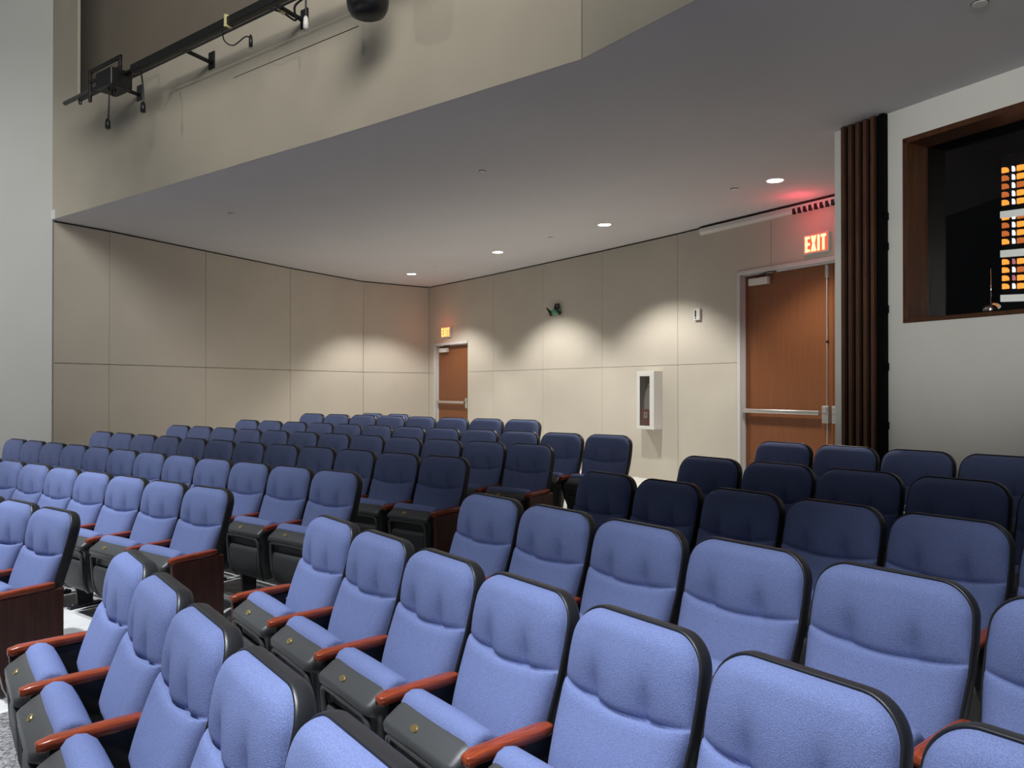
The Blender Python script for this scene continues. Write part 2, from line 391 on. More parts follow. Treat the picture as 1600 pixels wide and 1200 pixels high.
def mesh_end_panel(sx):
    mb = MB(); x = sx * (PITCH / 2 + .012)
    prof = [(-.440, .568), (-.435, .50), (-.415, .24), (-.385, .10), (-.355, .035), (-.09, .035), (-.09, .573)]
    mb.profx(prof, x - .017, x + .017, 'panelwood')
    return mb
def mesh_end_standard(sx):
    mb = MB(); x = sx * (PITCH / 2 - .016)
    mb.profx([(-.41, .568), (-.41, .30), (-.33, .02), (-.14, .02), (-.10, .44), (-.085, .56), (-.12, .572)], x - .006, x + .006, 'steel')
    mb.box(x - .02, x + .03, -.34, -.10, 0.0, .034, 'steel')
    q = sx * -1
    for y, z in ((-.17, .545), (-.20, .44)):
        mb.tube([(x + q * .004, y, z), (x + q * .012, y, z)], .006, 'screw', 8)
    return mb

mesh_cache = {}
def cached(key, fn, name, bevel=0):
    if key not in mesh_cache:
        o = fn().build(name, None, bevel); mesh_cache[key] = o
        o_first = o; o_first['_fresh'] = 1
        return o_first
    src = mesh_cache[key]; o = src.copy(); C.objects.link(o); return o
def clean(o):
    if '_fresh' in o: del o['_fresh']
    return o
def chair(loc, rz, sides, end, sclx):
    t = empty('theatre_chair', loc, rz); t.scale = (sclx, 1, 1)
    parts = [('back_cushion', mesh_back, 0), ('back_shell', mesh_shell, 0), ('back_bracket', mesh_hinge, 0), ('seat_cushion', mesh_cushion, 0), ('seat_pan', mesh_pan, 0)]
    made = {}
    for nm, fn, bv in parts:
        o = clean(cached(nm, fn, nm, bv)); o.parent = t; made[nm] = o
    o = clean(cached('seat_pan_panel', mesh_pan_panel, 'pan_panel')); o.parent = made['seat_pan']
    o = clean(cached('number_plate', mesh_plate, 'number_plate')); o.parent = made['seat_pan']; o['label'] = 'oval brass number plate'
    for sx in sides:
        o = clean(cached('armrest%d' % sx, lambda: mesh_arm(sx), 'armrest')); o.parent = t; o['label'] = 'varnished cherry wood armrest'
        if end == sx:
            o = clean(cached('endpanel%d' % sx, lambda: mesh_end_panel(sx), 'end_panel', .006)); o.parent = t; o['label'] = 'dark mahogany end panel'
            o = clean(cached('endstd%d' % sx, lambda: mesh_end_standard(sx), 'standard', .002)); o.parent = t
        else:
            o = clean(cached('standard%d' % sx, lambda: mesh_standard(sx), 'standard', .003)); o.parent = t
    return t
ORD = ['aisle seat', 'second seat from the aisle', 'third seat from the aisle', 'fourth seat from the aisle', 'fifth seat from the aisle', 'sixth seat from the aisle', 'seventh seat from the aisle',
       'eighth seat from the aisle', 'ninth seat from the aisle', 'tenth seat from the aisle', 'eleventh seat from the aisle', 'twelfth seat from the aisle']
ROWN = ['', 'front', 'second', 'third', 'fourth', 'fifth', 'sixth', 'seventh']
TONE = {1: 'brightly lit blue', 2: 'brightly lit blue', 3: 'blue', 4: 'dim blue', 5: 'dark navy looking', 6: 'dark navy looking', 7: 'dark navy looking'}
for blk, R in (('left', LROW), ('right', RROW)):
    for r, (x, y, a, p, z, n) in R.items():
        for i in range(n):
            s = -i * p if blk == 'left' else i * p
            px_, py_ = x + math.cos(a) * s, y + math.sin(a) * s
            if blk == 'left': sides, end = ((-1, 1), 1) if i == 0 else ((-1,), 0)
            else: sides, end = ((-1, 1), -1) if i == 0 else ((1,), 0)
            t = chair((px_, py_, z), a, sides, end, p / PITCH)
            tag(t, '%s folding chair, %s, %s row of the %s block' % (TONE[r], ORD[i], ROWN[r], blk), 'theatre seat', 'blue folding seats of the %s seat block' % blk)
# two seats behind the seventh row whose tops only just show
for i, (x, y) in enumerate(((-2.04, 11.30), (-1.61, 10.965))):
    t = chair((x, y, 0.342), -0.66, (-1, 1) if i else (-1,), 0, 0.97)
    tag(t, '%s of the two lone chairs peeking over the seventh row, near the far door' % ('left one', 'right one')[i], 'theatre seat', 'two lone seats at the back')

# ------------------------------------------------------------------ room shell
CZ = 3.876                      # underside of the balcony
SZ = 2.01                       # height of the horizontal wall joint
def seg_frame(a, b):
    """local x along a->b, local y away from the hall, z up"""
    d = math.atan2(b[1] - a[1], b[0] - a[0])
    return Matrix.Translation((a[0], a[1], 0)) @ Matrix.Rotation(d, 4, 'Z'), math.hypot(b[0] - a[0], b[1] - a[1])
def panel_wall(name, pts, m='wall', z0=0.0, z1=CZ, seam=SZ, gap=0.004, door=None, nogap=()):
    mb = MB()
    for i, (a, b) in enumerate(zip(pts, pts[1:])):
        X, L = seg_frame(a, b)
        lo = z0
        if door and i in door: lo = door[i]
        top = z1 - 0.022
        g0 = gap if i not in nogap else 0; g1 = gap if (i + 1) not in nogap else 0
        if seam and lo < seam:
            mb.box(g0, L - g1, 0, .03, lo, seam - gap, m, X); mb.box(g0, L - g1, 0, .03, seam + gap, top, m, X)
        else: mb.box(g0, L - g1, 0, .03, lo, top, m, X)
        mb.box(-.004, L + .004, .03, .14, lo, z1, 'dark', X)
    return struct(mb.build(name))
LW = [(-5.99, 10.07), (-5.60, 10.72), (-4.87, 12.26), (-4.03, 14.01), (-3.04, 15.77), (-1.80, 16.71)]
panel_wall('wall_side', LW)
D1T, D2T = 2.636, 3.181
RW = [(-1.80, 16.71), (-1.659, 16.521), (-0.890, 15.503), (-0.356, 14.797), (0.54, 13.53), (1.435, 12.263), (2.343, 10.90), (2.917, 9.958), (3.196, 9.508), (4.03, 8.16), (4.9, 6.75)]
panel_wall('wall_rear', RW, gap=.0028, door={1: D1T, 7: D2T, 8: D2T}, nogap=(1, 2, 7, 9))
# pale side wall of the hall, left of the balcony
mb = MB(); X, L = seg_frame((-11.5, 8.35), (-5.98, 10.02)); mb.box(0, L, 0, .2, -.2, 9, 'bluewall', X)
struct(mb.build('wall_left'))
# booth wall with an opening
BA, BB = (2.771, 6.612), (4.4, 3.53)
BX, BL = seg_frame(BA, BB)
def bpos(px, py): v = BX.inverted() @ Vector((px, py, 0)); return v.x
WX0 = bpos(3.078, 6.031); WX1 = WX0 + 1.75; WZ0, WZ1 = 2.20, 3.62
mb = MB()
mb.box(0, WX0, 0, .12, 0, CZ, 'wallwhite', BX); mb.box(WX1, BL, 0, .12, 0, CZ, 'wallwhite', BX)
mb.box(WX0, WX1, 0, .12, 0, WZ0, 'wallwhite', BX); mb.box(WX0, WX1, 0, .12, WZ1, CZ, 'wallwhite', BX)
struct(mb.build('wall_booth'))
# balcony underside
EDGE = [(-6.02, 10.03), (-5.87, 9.95), (-1.33, 6.55), (0.47, 5.14), (1.05, 4.35), (1.55, 3.2), (1.85, 1.8)]
mb = MB(); mb.prism(EDGE[::-1] + [(-6.9, 10.3), (-4.4, 17.6), (5.6, 17.6), (5.6, 1.8)], CZ, CZ + .12, 'soffit'); struct(mb.build('ceiling'))
# balcony fascia (parapet)
FT = 5.25
mb = MB()
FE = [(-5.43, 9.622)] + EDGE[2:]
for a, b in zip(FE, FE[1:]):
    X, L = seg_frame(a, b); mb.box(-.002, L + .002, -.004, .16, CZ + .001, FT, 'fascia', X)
X, L = seg_frame((-2.747, 7.609), (-1.299, 6.522)); mb.box(0, L, -.0055, 0, 4.747, 4.7505, 'dark', X)
X, L = seg_frame((0.47, 5.14), (1.05, 4.35)); mb.box(-.002, .002, -.0055, 0, CZ + .002, FT, 'dark', X)
struct(mb.build('wall_fascia'))
# pier at the left end of the balcony, full height
mb = MB(); X, L = seg_frame((-6.02, 10.055), (-5.43, 9.622)); mb.box(0, L, -.004, .03, CZ + .001, 9, 'fascia', X); struct(mb.build('wall_pier'))
# balcony behind the parapet
mb = MB(); mb.prism([(-5.3, 10.0), (-1.2, 7.1), (1.0, 5.5), (2.2, 2.0), (6, 2.0), (6, 12), (-2, 14)], FT - .9, FT - .8, 'balcony')
X, L = seg_frame((-7.2, 12.2), (3.6, 4.6)); mb.box(0, L, 0, .1, CZ + .2, 9, 'balcony', X)
struct(mb.build('wall_balcony'))

# ------------------------------------------------------------------ doors
def wframe(a, b, name, z=0.0):
    return empty(name, (a[0], a[1], z), math.atan2(b[1] - a[1], b[0] - a[0]))
FZ = 0.342
def door_leaf(par, x0, x1, y, ztop, bar_right=True, bar=(0.03, 0.86), barz=1.05, rod=True, closer=True, nm='leaf'):
    mb = MB(); mb.box(x0, x1, y, y + .045, .008, ztop, 'door'); lf = mb.build('door_leaf', par, .003)
    W_ = x1 - x0
    # panic bar
    mb = MB(); bz = barz
    xa, xb = (x0 + .03, x1 - .14) if bar_right else (x0 + .14, x1 - .03)
    prof = rounded(y - .060, bz, .019, .026, .012)
    mb.loops([[(xa, p, q) for p, q in prof], [(xb, p, q) for p, q in prof]], 'alu', True, True)
    e0 = xa - .01 if bar_right else xb - .02
    mb.box(e0, e0 + .03, y - .06, y, bz - .03, bz + .03, 'alu')
    mb.build('push_bar', lf, .002)['label'] = 'satin metal push bar'
    lx = x1 - .105 if bar_right else x0 + .02
    mb = MB(); mb.box(lx, lx + .085, y - .065, y, bz - .115, bz + .085, 'alu'); mb.box(lx + .01, lx + .075, y - .08, y - .065, bz + .01, bz + .075, 'alu')
    mb.build('latch_box', lf, .006)
    if rod:
        rx = lx + .042
        mb = MB(); mb.tube([(rx, y - .022, bz + .08), (rx, y - .022, ztop - .16)], .0065, 'alu', 8); mb.tube([(rx, y - .022, bz - .11), (rx, y - .022, .05)], .0065, 'alu', 8)
        mb.box(rx - .018, rx + .018, y - .03, y, ztop - .17, ztop - .02, 'alu'); mb.box(rx - .012, rx + .012, y - .032, y, 1.86, 1.885, 'steel')
        mb.build('vertical_rod', lf, .002)
    if closer:
        cx = x0 + .10 if bar_right else x1 - .43
        mb = MB(); mb.box(cx, cx + .30, y - .055, y, ztop - .14, ztop - .055, 'white'); mb.build('closer_body', lf, .004)
        mb = MB(); mb.tube([(cx + .12, y - .03, ztop - .05), (cx + .12, y - .03, ztop - .03), (cx + .40, y - .16, ztop - .02), (cx + .44, y - .06, ztop - .012)], .008, 'steel', 6); mb.build('closer_arm', lf)
    return lf
def door_frame(par, w_, ztop, right=True, deep=.13):
    mb = MB(); t = .05
    def jamb(x0, x1): mb.box(x0, x1, -.018, deep, 0, ztop, 'frame')
    jamb(0, t); mb.box(t, t + .015, .045, deep, 0, ztop - t, 'frame')
    mb.box(0, w_, -.018, deep, ztop - t, ztop, 'frame'); mb.box(t, w_ - t, .045, deep, ztop - t - .015, ztop - t, 'frame')
    if right: jamb(w_ - t, w_); mb.box(w_ - t - .015, w_ - t, .045, deep, 0, ztop - t, 'frame')
    return mb.build('door_frame', par, .002)
# far single door
d1 = wframe(RW[1], RW[2], 'door_1', FZ); struct(d1)
w1 = math.hypot(RW[2][0] - RW[1][0], RW[2][1] - RW[1][1])
door_frame(d1, w1, D1T - FZ, False); door_leaf(d1, .055, w1 - .004, .07, D1T - FZ - .055, True, rod=False)
# near double door
d2 = wframe(RW[7], RW[9], 'door_2', FZ); struct(d2)
w2 = math.hypot(RW[9][0] - RW[7][0], RW[9][1] - RW[7][1])
door_frame(d2, w2, D2T - FZ)
GAP = math.hypot(3.614 - 2.917, 8.833 - 9.958) + .02
door_leaf(d2, .055, GAP, .075, D2T - FZ - .055, True); door_leaf(d2, GAP + .006, min(w2 - .055, 2 * GAP - .05), .075, D2T - FZ - .055, False)
mb = MB(); mb.box(-.3, 2.2, .16, .2, 0, 3.2, 'dark', Matrix.Identity(4)); o = mb.build('backing', d2)

# ------------------------------------------------------------------ exit signs
def stroke_letters(mb, X, x0, z0, w_, h, y, m):
    lw = w_ * .17; g_ = w_ * .055; cw = (w_ - 3 * g_)
    ws = [cw * .27, cw * .31, cw * .13, cw * .29]; x = x0
    t = lw * .62
    def b(a, c, d, e): mb.box(a, c, y - .004, y, d, e, m, X)
    # E
    b(x, x + t, z0, z0 + h)
    for q in (0, .5, 1): b(x, x + ws[0], z0 + q * (h - t), z0 + q * (h - t) + t)
    x += ws[0] + g_
    for s in (0, 1):
        xa, xb = (x, x + ws[1] - t) if s == 0 else (x + ws[1] - t, x)
        mb.add([(xa, y - .004, z0), (xa + t, y - .004, z0), (xb + t, y - .004, z0 + h), (xb, y - .004, z0 + h),
                (xa, y, z0), (xa + t, y, z0), (xb + t, y, z0 + h), (xb, y, z0 + h)],
               [(0, 1, 2, 3), (4, 7, 6, 5), (0, 4, 5, 1), (1, 5, 6, 2), (2, 6, 7, 3), (3, 7, 4, 0)], m, False, X)
    x += ws[1] + g_; b(x, x + t, z0, z0 + h); x += ws[2] + g_
    b(x, x + ws[3], z0 + h - t, z0 + h); b(x + ws[3] / 2 - t / 2, x + ws[3] / 2 + t / 2, z0, z0 + h)
def exit_sign(p, q, z, w_, h, face, let, label, glow, gcol, glz):
    e = wframe(p, q, 'exit_sign', z)
    mb = MB(); mb.box(0, w_, -.045, -.001, 0, h, 'white'); mb.build('housing', e, .006)
    mb = MB(); mb.box(.012, w_ - .012, -.048, -.044, .012, h - .012, face); f = mb.build('face', e); f['label'] = 'glowing red face'
    mb = MB(); stroke_letters(mb, Matrix.Identity(4), .028, .022, w_ - .056, h - .044, -.048, let); mb.build('lettering', f)['label'] = 'glowing orange letters EXIT'
    l = bpy.data.lights.new('sign_glow', 'POINT'); l.energy = glow; l.color = gcol; l.shadow_soft_size = .08
    o = bpy.data.objects.new('sign_glow', l); C.objects.link(o); o.parent = e; o.location = (w_ / 2, -.34, glz)
    tag(e, label, 'exit sign', 'lit exit signs')
    return e
exit_sign((3.463, 9.078), (3.65, 8.776), 3.245, .335, .225, 'exitface', 'exitlet', 'lit EXIT sign on the wall above the near double door, beside the slatted column', 3.2, (1, .06, .10), .42)
exit_sign((-1.457, 16.253), (-1.246, 15.975), 2.742, .35, .215, 'exitfar', 'exithot', 'lit EXIT sign above the far single door in the corner', 2.2, (1, .22, .10), .2)

# ------------------------------------------------------------------ things on the rear wall
def rw_empty(name, x, y, z, a, b): return wframe((x, y), (x + b[0] - a[0], y + b[1] - a[1]), name, z)
# extinguisher / defibrillator cabinet
e = rw_empty('wall_cabinet', 1.976, 11.45, 1.085, RW[5], RW[6]); cw, ch, dd = .36, .84, .17
mb = MB(); mb.box(0, cw, -dd, -dd + .01, 0, .05, 'white'); mb.box(0, cw, -dd, -dd + .01, ch - .07, ch, 'white'); mb.box(0, .065, -dd, -dd + .01, .05, ch - .07, 'white'); mb.box(cw - .09, cw, -dd, -dd + .01, .05, ch - .07, 'white')
mb.build('cabinet_door', e, .002)
mb = MB(); mb.box(0, .008, -dd + .01, 0, 0, ch, 'white'); mb.box(cw - .008, cw, -dd + .01, 0, 0, ch, 'white'); mb.box(0, cw, -dd + .01, 0, 0, .008, 'white'); mb.box(0, cw, -dd + .01, 0, ch - .008, ch, 'white'); mb.box(.008, cw - .008, -.012, -.002, .008, ch - .008, 'brownback')
mb.build('cabinet_body', e, .002)
mb = MB(); mb.box(.065, cw - .09, -dd + .002, -dd + .005, .05, ch - .07, 'glass'); mb.build('cabinet_glass', e)
t2 = rw_empty('defibrillator', 1.976, 11.45, 1.085, RW[5], RW[6])
mb = MB(); prof = [(.09, .28), (.26, .28), (.27, .34), (.265, .50), (.245, .58), (.20, .61), (.16, .60), (.13, .55), (.10, .46), (.085, .34)]
mb.loops([[(x * .8 + .045, -.135, z) for x, z in prof], [(x * .8 + .045, -.07, z) for x, z in prof]], 'white', False, True); mb.build('case', t2, .008)
mb = MB(); mb.tube([(.17, -.10, .60), (.175, -.10, .64), (.20, -.10, .655), (.23, -.10, .63), (.23, -.10, .595)], .009, 'white', 8); mb.build('handle', t2)
tag(t2, 'white rounded first aid device standing inside the glazed wall cabinet', 'medical device')
mb = MB(); X = Matrix.Translation((0, 0, 0)); mb.box(.13, .20, -.150, -.146, .16, .25, 'white', X); mb.add([(.15, -.1515, .225), (.18, -.1515, .225), (.165, -.1515, .18)], [(0, 1, 2)], 'black')
o = mb.build('sign_card', e); o['label'] = 'small white card with a dark heart shaped mark'
mb = MB(); mb.box(.04, cw - .10, -.145, -.02, .02, .29, 'red'); o = mb.build('red_insert', e); o['label'] = 'red lower insert'
tag(e, 'white glazed emergency cabinet fixed on the cream wall left of the near door', 'cabinet')
# thermostat plate
e = rw_empty('fire_strobe', 2.522, 10.606, 2.612, RW[6], RW[7])
mb = MB(); mb.box(0, .115, -.035, -.001, 0, .158, 'white'); mb.build('plate', e, .005)
mb = MB(); mb.box(.028, .050, -.040, -.034, .045, .135, 'dark'); mb.box(.030, .05, -.040, -.034, .020, .032, 'dark'); mb.build('lens', e)
tag(e, 'small white strobe plate high on the wall between cabinet and near door', 'alarm')
# emergency light
e = rw_empty('emergency_light', 0.70, 13.30, 2.92, RW[4], RW[5])
mb = MB(); mb.loops([[(.10 + .05 * math.cos(a), y, .07 + .045 * math.sin(a)) for a in [2 * math.pi * k / 16 for k in range(16)]] for y in (-.06, -.001)], 'green', False); mb.box(.02, .24, -.05, -.001, .03, .10, 'green'); mb.build('housing', e, .006)
for s, x in ((0, .0), (1, .25)):
    mb = MB(); mb.tube([(x, -.03, .02), (x + (-.02 if s else .02), -.08, .075), (x + (.012 if s else -.012), -.12, .14)], [.030, .024, .012], 'steel', 10); mb.build('lamp_head', e)
mb = MB(); mb.tube([(-.05, -.02, .12), (.0, -.02, .11)], .006, 'chrome', 6); mb.tube([(.10, -.03, .11), (.12, -.03, .19), (.20, -.03, .19), (.22, -.03, .12)], .018, 'steel', 8); mb.build('bracket', e)
tag(e, 'green tinted twin head emergency light on the wall above the middle light pool', 'emergency light')
# linear diffuser along the wall head
vb = RW[6]; e = rw_empty('air_diffuser', 2.588, 10.499, 0, RW[7], RW[8])
VL = 2.35
mb = MB(); mb.profx([(-.002, CZ - .115), (-.035, CZ - .11), (-.055, CZ - .08), (-.055, CZ - .03), (-.002, CZ - .03)], 0, VL, 'white'); mb.box(0, VL, -.057, -.002, CZ - .03, CZ - .012, 'dark'); mb.build('trim', e, .002)
mb = MB()
for k in range(12): mb.box(1.52 + k * .075, 1.555 + k * .075, -.062, -.03, CZ - .125, CZ - .06, 'dark')
mb.build('slots', e)
tag(e, 'white slotted air diffuser along the top of the wall above the near door', 'vent')

# ------------------------------------------------------------------ slatted column and booth window
e = empty('slatted_panel', (BA[0], BA[1], 0), math.atan2(BB[1] - BA[1], BB[0] - BA[0]))
s0, s1 = .112, .505
mb = MB(); mb.box(s0, s1, -.03, -.001, .27, CZ - .004, 'black'); mb.build('backing', e)
sp = (s1 - s0 - .04) / 5
for k in range(5):
    mb = MB(); mb.box(s0 + k * sp, s0 + k * sp + .032, -.062, -.03, .27, CZ - .004, 'walnut'); mb.build('slat', e, .002)
mb = MB(); mb.box(s1 - .035, s1 + .004, -.058, -.001, .27, CZ - .004, 'black')
for z in (1.35, 1.82, 2.28, 2.78, 3.02): mb.box(s1, s1 + .018, -.05, -.01, z, z + .06, 'black')
mb.build('felt_edge', e)
tag(e, 'dark walnut vertical slat panel between the near door and the booth window', 'wall panel')
e = empty('window_1', (BA[0], BA[1], 0), math.atan2(BB[1] - BA[1], BB[0] - BA[0])); struct(e)
mb = MB(); t = .03; dp = .24
mb.box(WX0 - .012, WX0 + t, -.014, dp, WZ0, WZ1, 'winwood'); mb.box(WX1 - t, WX1 + .012, -.014, dp, WZ0, WZ1, 'winwood')
mb.box(WX0 - .012, WX1 + .012, -.014, dp, WZ1 - t, WZ1 + .012, 'winwood'); mb.box(WX0 - .012, WX1 + .012, -.014, dp, WZ0 - .012, WZ0 + t * .6, 'winwood')
mb.build('window_frame', e, .002)
mb = MB(); mb.box(WX0 + t, WX1 - t, dp - .02, dp - .012, WZ0 + .02, WZ1 - t, 'glass'); mb.build('window_pane', e)
# dark booth behind
mb = MB(); b0, b1 = WX0 - .35, WX1 + .4
mb.box(b0, b1, 2.6, 2.65, 1.2, CZ, 'black', BX); mb.box(b0, b0 + .05, .13, 2.6, 1.2, CZ, 'black', BX); mb.box(b1, b1 + .05, .13, 2.6, 1.2, CZ, 'black', BX); mb.box(b0, b1, .13, 2.65, 1.15, 1.2, 'black', BX)
mb.box(b0, b1 + .05, .13, .135, 1.2, WZ0, 'black', BX); mb.box(b0, b1, .13, 2.65, CZ - .02, CZ - .002, 'black', BX)
struct(mb.build('wall_booth_interior'))
# lit rack seen through the booth window
def bworld(lx, ly, z): v = BX @ Vector((lx, ly, 0)); return (v.x, v.y, z)
RXL = WX0 + .03
RK = empty('equipment_rack', bworld(1.09, .50, 2.2), math.atan2(BB[1] - BA[1], BB[0] - BA[0]))
mb = MB(); mb.box(0, .62, .03, .30, .02, 1.25, 'black'); mb.build('cabinet_body', RK, .004)
zt = 1.12
for grp, (nrow, ztop) in enumerate(((5, 1.12), (4, .76), (4, .42))):
    for k in range(nrow):
        z = ztop - .062 * k
        for j, (x0, wd) in enumerate(((.01, .045), (.085, .016), (.12, .07), (.21, .07), (.30, .07), (.39, .07))):
            if j == 1 and (k + grp) % 2: mt = 'whitelamp'
            elif j == 1: mt = 'magenta' if grp == 2 else 'whitelamp'
            else: mt = 'amber' if (j + k * 2 + grp) % 3 else 'amberlow'
            if j == 0: mt = 'amber' if k in (0, nrow - 1) or grp == 2 else 'amberlow'
            mb = MB(); h = .040; zz = z - .012 * j * .4
            pr = [(x0, zz), (x0 + wd, zz), (x0 + wd, zz + h * .5), (x0 + wd * .75, zz + h * .9), (x0 + wd * .4, zz + h), (x0, zz + h)]
            mb.loops([[(x, .012, q) for x, q in pr], [(x, .03, q) for x, q in pr]], mt, False); mb.build('lamp', RK)
    zb = ztop - .062 * nrow - .012
    mb = MB(); n = 10
    mb.loops([[(.0 + .62 * i / n, .008, zb + .03 - .035 * i / n * 1.2), (.0 + .62 * i / n, .008, zb - .022 - .035 * i / n * 1.2), (.0 + .62 * i / n, .03, zb - .022 - .035 * i / n * 1.2), (.0 + .62 * i / n, .03, zb + .03 - .035 * i / n * 1.2)] for i in range(n + 1)], 'rackglow', False)
    mb.build('glow_band', RK)
tag(RK, 'dark rack with rows of glowing amber lights inside the booth window', 'equipment rack')
e = empty('desk_lamp', bworld(1.06, .38, 2.222), math.atan2(BB[1] - BA[1], BB[0] - BA[0]))
mb = MB(); rr = [(0, .0), (.05, .0), (.075, .03), (.075, .06), (.05, .09), (0.02, .1)]
mb.loops([[(.03 + r_ * math.cos(2 * math.pi * k / 20), r_ * math.sin(2 * math.pi * k / 20), z) for k in range(20)] for r_, z in [(.03, 0), (.06, .01), (.078, .04), (.07, .075), (.04, .10)]], 'chrome', True); mb.build('lamp_shade', e)
mb = MB(); mb.tube([(.03, 0, .09), (.035, .0, .20), (.03, 0, .36)], .004, 'chrome', 6); mb.build('stem', e)
tag(e, 'small round chrome lamp on the sill inside the booth window', 'lamp')

# ------------------------------------------------------------------ recessed ceiling lights under the balcony
def downlight(x, y, power, label):
    e = empty('ceiling_light', (x, y, CZ))
    mb = MB(); R_ = .085
    ring = lambda r, z: [(r * math.cos(2 * math.pi * k / 28), r * math.sin(2 * math.pi * k / 28), z) for k in range(28)]
    mb.loops([ring(R_ + .014, -.0005), ring(R_ + .012, -.006), ring(R_, -.006), ring(R_ - .004, -.002)], 'white', True, False); mb.build('trim_ring', e)
    mb = MB(); mb.loops([ring(R_ - .002, -.004), ring(R_ - .02, -.005)], 'lens', False, True); mb.build('lens', e)
    l = bpy.data.lights.new('bulb', 'SPOT'); l.energy = power; l.spot_size = math.radians(110); l.spot_blend = .45; l.shadow_soft_size = .05; l.color = (1.0, .955, .88)
    o = bpy.data.objects.new('bulb', l); C.objects.link(o); o.parent = e; o.location = (0, 0, -.03)
    tag(e, label, 'ceiling light', 'recessed round ceiling lights under the balcony')
downlight(2.78, 8.14, 190, 'round recessed ceiling light nearest the slatted panel, by the near door')
downlight(1.24, 10.34, 275, 'round recessed ceiling light in front of the wall cabinet')
downlight(-0.23, 12.43, 290, 'round recessed ceiling light over the green emergency light')
downlight(-1.93, 14.80, 240, 'round recessed ceiling light farthest back, by the wall corner')
for i, (x, y, lab) in enumerate(((2.45, 8.48, 'small sprinkler cover left of the nearest ceiling light'), (0.56, 11.22, 'small sprinkler cover between the second and third ceiling lights'),
                 (-0.30, 7.78, 'small sprinkler cover alone in the middle of the balcony underside'), (-1.40, 13.94, 'small sprinkler cover beside the farthest ceiling light'),
                 (2.67, 4.39, 'small sprinkler cover at the top right edge of the ceiling'), (-3.53, 9.66, 'small sprinkler cover at the left end of the balcony underside'))):
    e = empty('sprinkler_cover', (x, y, CZ))
    mb = MB(); mb.cyl((0, 0), .042 if i in (0, 4) else .03, -.008, -.0005, 'white', 20); mb.build('cover_plate', e); mb = MB(); mb.cyl((0, 0), .046 if i in (0, 4) else .034, -.003, -.0004, 'dark', 20); mb.build('painted_gap_shade', e)  # dark disc paints the shade around the cover plate
    tag(e, lab, 'sprinkler', 'sprinkler covers')

# ------------------------------------------------------------------ lighting pipe on the fascia
FT_ = Vector((0.79993, -0.60009, 0)); FN = Vector((-0.60009, -0.79993, 0)); F0 = Vector((-5.87, 9.95, 0))
def fp(s, off, z): v = F0 + FT_ * s + FN * off; return (v.x, v.y, z)
def sval(px, py): return (Vector((px, py, 0)) - F0).dot(FT_)
PZ = 5.03
sA = sval(-5.262, 9.059); sE = sval(-0.2, 5.3)
pipe = empty('lighting_pipe', fp(sA, .35, PZ), math.atan2(FT_.y, FT_.x))
def L(s, off, z): return (s - sA, -(off - .35), z - PZ)
mb = MB(); mb.tube([L(sA, .35, PZ), L(sE, .35, PZ)], .024, 'blackgloss', 14); mb.build('pipe', pipe)
sb = sval(-4.062, 8.158)
mb = MB(); q = L(sb + .1, .35, PZ); q2 = L(sE, .35, PZ); mb.box(q[0], q2[0], -.038, .030, -.035, .040, 'blackgloss'); mb.build('raceway', pipe, .004)
mb = MB(); mb.tube([L(sb + .1, .35, PZ - .075), L(sE, .35, PZ - .075)], .011, 'steel', 8); mb.build('conduit', pipe)
for s_ in (sval(-4.203, 8.701), sval(-3.05, 7.837), sval(-1.883, 6.961) + .02, sval(-1.883, 6.961) + 1.5):
    mb = MB(); mb.tube([L(s_, .33, PZ - .01), L(s_, .01, PZ - .04)], .021, 'blackgloss', 10); mb.box(s_ - sA - .05, s_ - sA + .05, .335, .349, -.10, .07, 'blackgloss'); mb.build('wall_arm', pipe, .002)
tag(pipe, 'long black lighting pipe with raceway on wall arms along the balcony front', 'lighting pipe')
# cables with connectors
def cable(name, pts, label, r=.009, plug=True, plugm='blackgloss', sz=.022):
    e = empty(name, pts[0]); P0 = Vector(pts[0]); P = [Vector(p) - P0 for p in pts]
    # smooth
    Q = []
    for i in range(len(P) - 1):
        p0, p1, p2, p3 = P[max(0, i - 1)], P[i], P[i + 1], P[min(len(P) - 1, i + 2)]
        for k in range(6):
            t = k / 6; Q.append(.5 * ((2 * p1) + (p2 - p0) * t + (2 * p0 - 5 * p1 + 4 * p2 - p3) * t * t + (3 * p1 - p0 - 3 * p2 + p3) * t ** 3))
    Q.append(P[-1])
    mb = MB(); mb.tube(Q, r, 'steel', 8); mb.build('cord', e)
    if plug:
        p = P[-1]; mb = MB(); mb.tube([p + Vector((0, 0, .035)), p + Vector((0, 0, .02)), p + Vector((0, 0, -.02)), p + Vector((0, 0, -.07))], [sz * .5, sz, sz * 1.25, sz * 1.2], plugm, 10); mb.build('connector', e)
        mb = MB()
        for dx in (-.01, .01): mb.box(p.x + dx - .003, p.x + dx + .003, p.y - .004, p.y + .004, p.z - .095, p.z - .06, 'chrome')
        mb.build('prongs', e)
    tag(e, label, 'cable', 'cables hanging from the lighting pipe')
sx = sval(-4.283, 8.324)
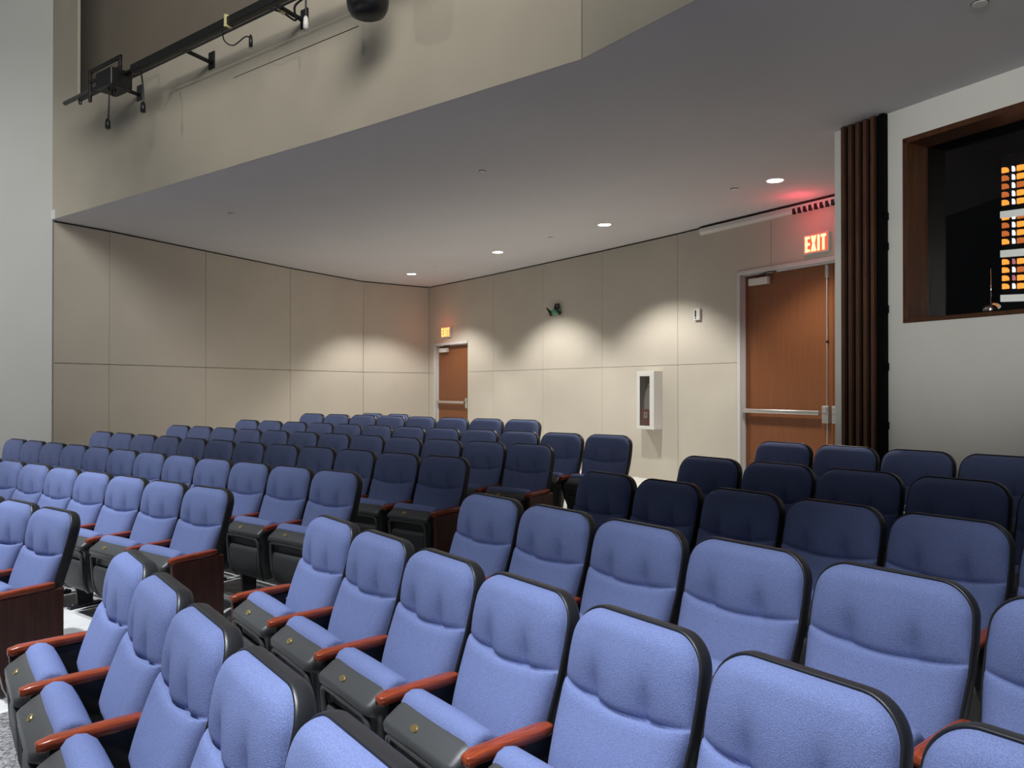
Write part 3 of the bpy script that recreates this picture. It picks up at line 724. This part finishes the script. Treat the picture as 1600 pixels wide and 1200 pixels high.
# clamp box and yoke at the left end
yk = empty('pipe_bracket', fp(sx, .37, PZ), math.atan2(FT_.y, FT_.x))
mb = MB()
a0, a1 = -.52, .20
mb.box(a0, a1, -.035, -.010, .155, .195, 'blackgloss'); mb.box(a0, a0 + .045, -.035, -.010, -.16, .195, 'blackgloss'); mb.box(a1 - .045, a1, -.035, -.010, -.12, .195, 'blackgloss'); mb.box(a0, a1, -.035, -.010, .045, .075, 'blackgloss')
mb.build('yoke', yk, .003)
mb = MB(); mb.box(-.12, .22, -.14, .09, -.16, .03, 'blackgloss'); mb.build('clamp_box', yk, .01)
mb = MB(); mb.box(a0 - .25, a1 - .1, -.032, -.012, -.10, -.045, 'blackgloss'); mb.tube([(a0 - .22, -.02, -.07), (a0 - .22, -.02, -.13)], .018, 'blackgloss', 8); mb.build('flat_bar', yk, .003)
mb = MB(); mb.tube([(.02, -.03, -.16), (.03, -.03, -.21), (.06, -.03, -.225), (.09, -.03, -.16)], .008, 'steel', 8); mb.build('hook', yk)
tag(yk, 'black open frame with clamp box at the left end of the lighting pipe', 'bracket')
cable('power_cable', [fp(sx + .06, .45, PZ - .14), fp(sx + .08, .46, PZ - .25), fp(sx + .05, .45, PZ - .42), fp(sx + .01, .44, PZ - .50)], 'black cable hanging straight down from the clamp box, leftmost cable')
cable('power_cable', [fp(sx + .28, .38, PZ - .20), fp(sx + .38, .38, PZ - .12), fp(sx + .48, .38, PZ - .05), fp(sx + .57, .38, PZ - .07), fp(sx + .62, .38, PZ - .20), fp(sx + .64, .38, PZ - .36), fp(sx + .63, .38, PZ - .44)], 'black cable looping over and down just right of the clamp box')
s3 = sval(-2.35, 6.87) - .35
cable('power_cable', [fp(s3 - .05, .36, PZ - .05), fp(s3, .37, PZ - .16), fp(s3 + .14, .37, PZ - .24), fp(s3 + .34, .38, PZ - .22), fp(s3 + .42, .38, PZ - .26)], 'thin black cable with small plug sagging in the middle of the pipe', .006, True, 'blackgloss', .014)
s4 = sval(-1.662, 6.358)
cable('power_cable', [fp(s4, .40, PZ + .1), fp(s4, .40, PZ - .1), fp(s4, .40, 4.70)], 'straight black cable with a pale plug beside the taped arm', .008, True, 'white', .018)
s5 = sval(-1.883, 6.961)
cable('looped_cable', [fp(s5 - .12, .33, PZ + .0), fp(s5 - .02, .22, PZ - .03), fp(s5 + .04, .12, PZ - .08), fp(s5 + .16, .22, PZ - .03), fp(s5 + .42, .28, PZ - .02), fp(s5 + .66, .30, PZ + .14)], 'black cable wound round the arm and rising towards the hanging stage light', .010, False)
for k, ds in enumerate((-.42, .0)):
    e = empty('tape_band', fp(s5 + ds - .2 * (1 - k), .35 - .12 * k, PZ), math.atan2(FT_.y, FT_.x))
    mb = MB(); mb.box(-.012, .012, -.05, .04, -.05, .06, 'tape') if k == 0 else mb.tube([(0, -.02, -.026), (0, .02, -.030)], .028, 'tape', 10); mb.build('band', e)
    tag(e, ('yellow tape tied round the pipe', 'yellow tape tied round the wall arm')[k], 'tape')
# hanging stage light
sl = empty('stage_light', fp(sval(-1.053, 5.901), .42, PZ - .02), math.atan2(FT_.y, FT_.x))
mb = MB()
ring = lambda r, z: [(r * math.cos(2 * math.pi * k / 32), r * .92 * math.sin(2 * math.pi * k / 32), z) for k in range(32)]
mb.loops([ring(.02, -.515), ring(.09, -.51), ring(.135, -.49), ring(.158, -.45), ring(.166, -.40), ring(.166, -.26), ring(.15, -.20), ring(.11, -.17), ring(.04, -.16)], 'blackgloss', True); mb.build('housing', sl)
mb = MB(); mb.tube([(-.19, 0, -.36), (-.19, 0, -.12), (-.06, 0, -.05), (.06, 0, -.05), (.19, 0, -.12), (.19, 0, -.36)], .012, 'blackgloss', 8); mb.build('yoke', sl)
mb = MB(); mb.tube([(0, 0, -.06), (0, .05, .02), (0, .06, .08)], .02, 'blackgloss', 8); mb.build('clamp', sl)
tag(sl, 'black round bodied stage light hanging from the pipe, cut by the top edge', 'stage light')
